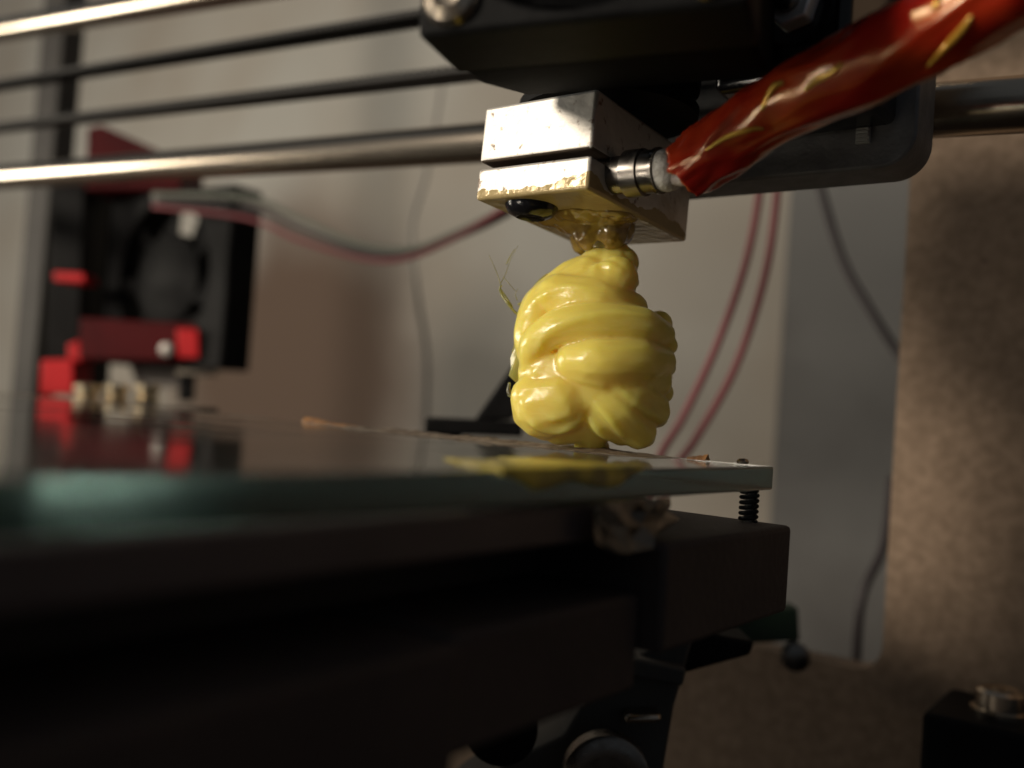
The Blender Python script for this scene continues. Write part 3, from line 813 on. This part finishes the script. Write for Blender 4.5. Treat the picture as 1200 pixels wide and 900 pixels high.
# dark rail that carries them
bm = bmesh.new(); c0, c1 = at(60, 480, .30), at(245, 484, .29)
v = (c1-c0).normalized(); wv = Vector((-v.y, v.x, 0))
P = [c0-wv*.006, c1-wv*.006, c1+wv*.006, c0+wv*.006]
bm = bmesh.new(); a_ = [bm.verts.new(p+Vector((0,0,.0015))) for p in P]; b2 = [bm.verts.new(p-Vector((0,0,.012))) for p in P]
bm.faces.new(a_); bm.faces.new(b2)
for i in range(4): bm.faces.new((a_[i], a_[(i+1)%4], b2[(i+1)%4], b2[i]))
tag(obj('rail', bm, M_black, bevel=.0006), 'black rail under the three shiny nuts behind the glass', 'rail')

# black lever bracket behind the blob
d = .20
lv = empty('switch_bracket', at(560, 515, d)); tag(lv, 'black angled switch bracket behind the glass and the yellow blob', 'bracket')
bpy.context.view_layer.update()
slab([(498,489),(612,494),(612,512),(497,508)], 0, .012, 'bar', M_black, lv)
slab([(556,492),(606,420),(640,420),(600,492)], .004, .006, 'slanted_arm', M_black, lv)
slab([(505,508),(540,510),(540,560),(506,560)], .002, .008, 'stem', M_black, lv)

# ================================================================== wires
def wire(pix, r, M, label, name='wire', grp=None):
    P = catmull([at(*q) for q in pix], 14); bm = bmesh.new(); tube(bm, P, r, 10)
    return tag(obj(name, bm, M, smooth=180), label, 'wire', grp)
wire([(180,228,.35),(290,232,.34),(350,256,.33),(420,286,.31),(480,292,.29),(530,275,.27),(590,246,.25),(660,200,.24)], .0011, M_wire_green, 'grey-green wire, uppermost of the drooping bundle from the black fan')
wire([(180,236,.352),(290,244,.342),(350,268,.332),(420,294,.312),(480,297,.292),(530,278,.272),(590,250,.252),(660,205,.242)], .0010, M_wire_dark, 'dark wire in the middle of the drooping bundle from the black fan')
wire([(180,242,.348),(290,256,.338),(350,281,.328),(420,302,.308),(470,304,.292),(525,283,.27),(590,246,.248),(660,198,.238)], .0009, M_wire_red, 'thin dull red wire lowest in the drooping bundle from the black fan')
wire([(180,232,.354),(290,238,.345),(350,262,.335),(420,290,.315),(480,294,.295),(530,280,.275),(590,253,.255),(660,208,.245)], .0009, M_wire_white, 'pale grey wire in the drooping bundle from the black fan')
wire([(893,150,.24),(890,225,.24),(872,315,.24),(838,410,.24),(800,490,.24),(770,545,.245),(750,640,.26)], .0010, M_wire_red, 'dull red wire of the hanging pair, on the side nearer the blob')
wire([(913,150,.24),(911,225,.24),(896,325,.24),(862,430,.24),(815,515,.24),(785,560,.245),(765,640,.26)], .0010, M_wire_red, 'dull red wire of the hanging pair, on the side nearer the hardboard')
wire([(945,150,.30),(963,225,.30),(988,305,.29),(1018,360,.28),(1056,420,.27),(1100,480,.26)], .0014, M_wire_dark, 'dark wire drooping behind the hardboard upright')
wire([(1045,560,.26),(1035,640,.25),(1010,700,.245),(1002,790,.245)], .0013, M_wire_dark, 'dark cable low behind the hardboard upright')
wire([(520,80,.44),(500,200,.44),(482,270,.44),(490,350,.445),(500,420,.45),(498,520,.45)], .0012, M_wire_faint, 'thin pale wire hanging against the white wall')

# ================================================================== below the bed
d = .165
cb = empty('corner_block', at(1160, 940, d)); tag(cb, 'black corner block with shiny bolt in front of the hardboard', 'block')
bpy.context.view_layer.update()
ctr = at(1172, 822, d)
bm = bmesh.new(); box(bm, (ctr.x-.0105, ctr.y-.010, TABLE_Z), (ctr.x+.020, ctr.y+.012, ctr.z-.0022)); obj('body', bm, M_black, cb, bevel=.001)
bm = bmesh.new(); lathe(bm, ctr-Vector((0,0,.0022)), (0,0,1), ((0,.0048),(.0009,.0048),(.0010,.0040),(.0038,.0040),(.0044,.0033),(.0040,.0020),(.0020,.0018)), 28)
obj('bolt', bm, M_steel, cb, smooth=35)
# y-axis pulley holder
d = .15
yp = empty('pulley_holder', at(740, 900, d)); tag(yp, 'grey pulley holder with round bearing under the bed', 'pulley')
bpy.context.view_layer.update()
slab([(520,950),(600,890),(660,862),(690,812),(722,792),(745,770),(800,742),(812,752),(800,795),(790,830),(770,950)], 0, .016, 'holder', M_grey, yp)
slab([(722,790),(745,772),(806,784),(800,806)], -.003, .018, 'clamp', M_grey, yp)
slab([(734,838),(776,838),(774,848),(732,849)], -.004, .006, 'clip', M_steel, yp)
bm = bmesh.new(); c = T(708, 905, -.006); lathe(bm, c, -H0, ((0,.0066),(.003,.0066),(.0034,.0060),(.0034,.0036),(.002,.0034)), 36); obj('bearing', bm, M_cart, yp, smooth=35)
bm = bmesh.new(); c = T(588, 845, -.004); lathe(bm, c, -H0, ((0,.0055),(.004,.0055),(.0043,.0048)), 36); obj('pulley', bm, M_black, yp, smooth=35)
slab([(790,722),(830,712),(842,745),(885,752),(880,768),(800,790),(795,760)], .004, .01, 'belt_tensioner', M_black, yp)
d = .20
gp = slab([(842,716),(936,712),(938,752),(846,756)], 0, .006, 'circuit_board', M_pcb, None)
tag(gp, 'small green circuit board under the far corner of the bed', 'circuit board')
bm = bmesh.new(); c = at(930, 768, .198); lathe(bm, c, -H0, ((0,.003),(.002,.003),(.0026,.002)), 18); 
tag(obj('board_screw', bm, M_cart, smooth=40), 'small shiny screw just below the green circuit board', 'screw')
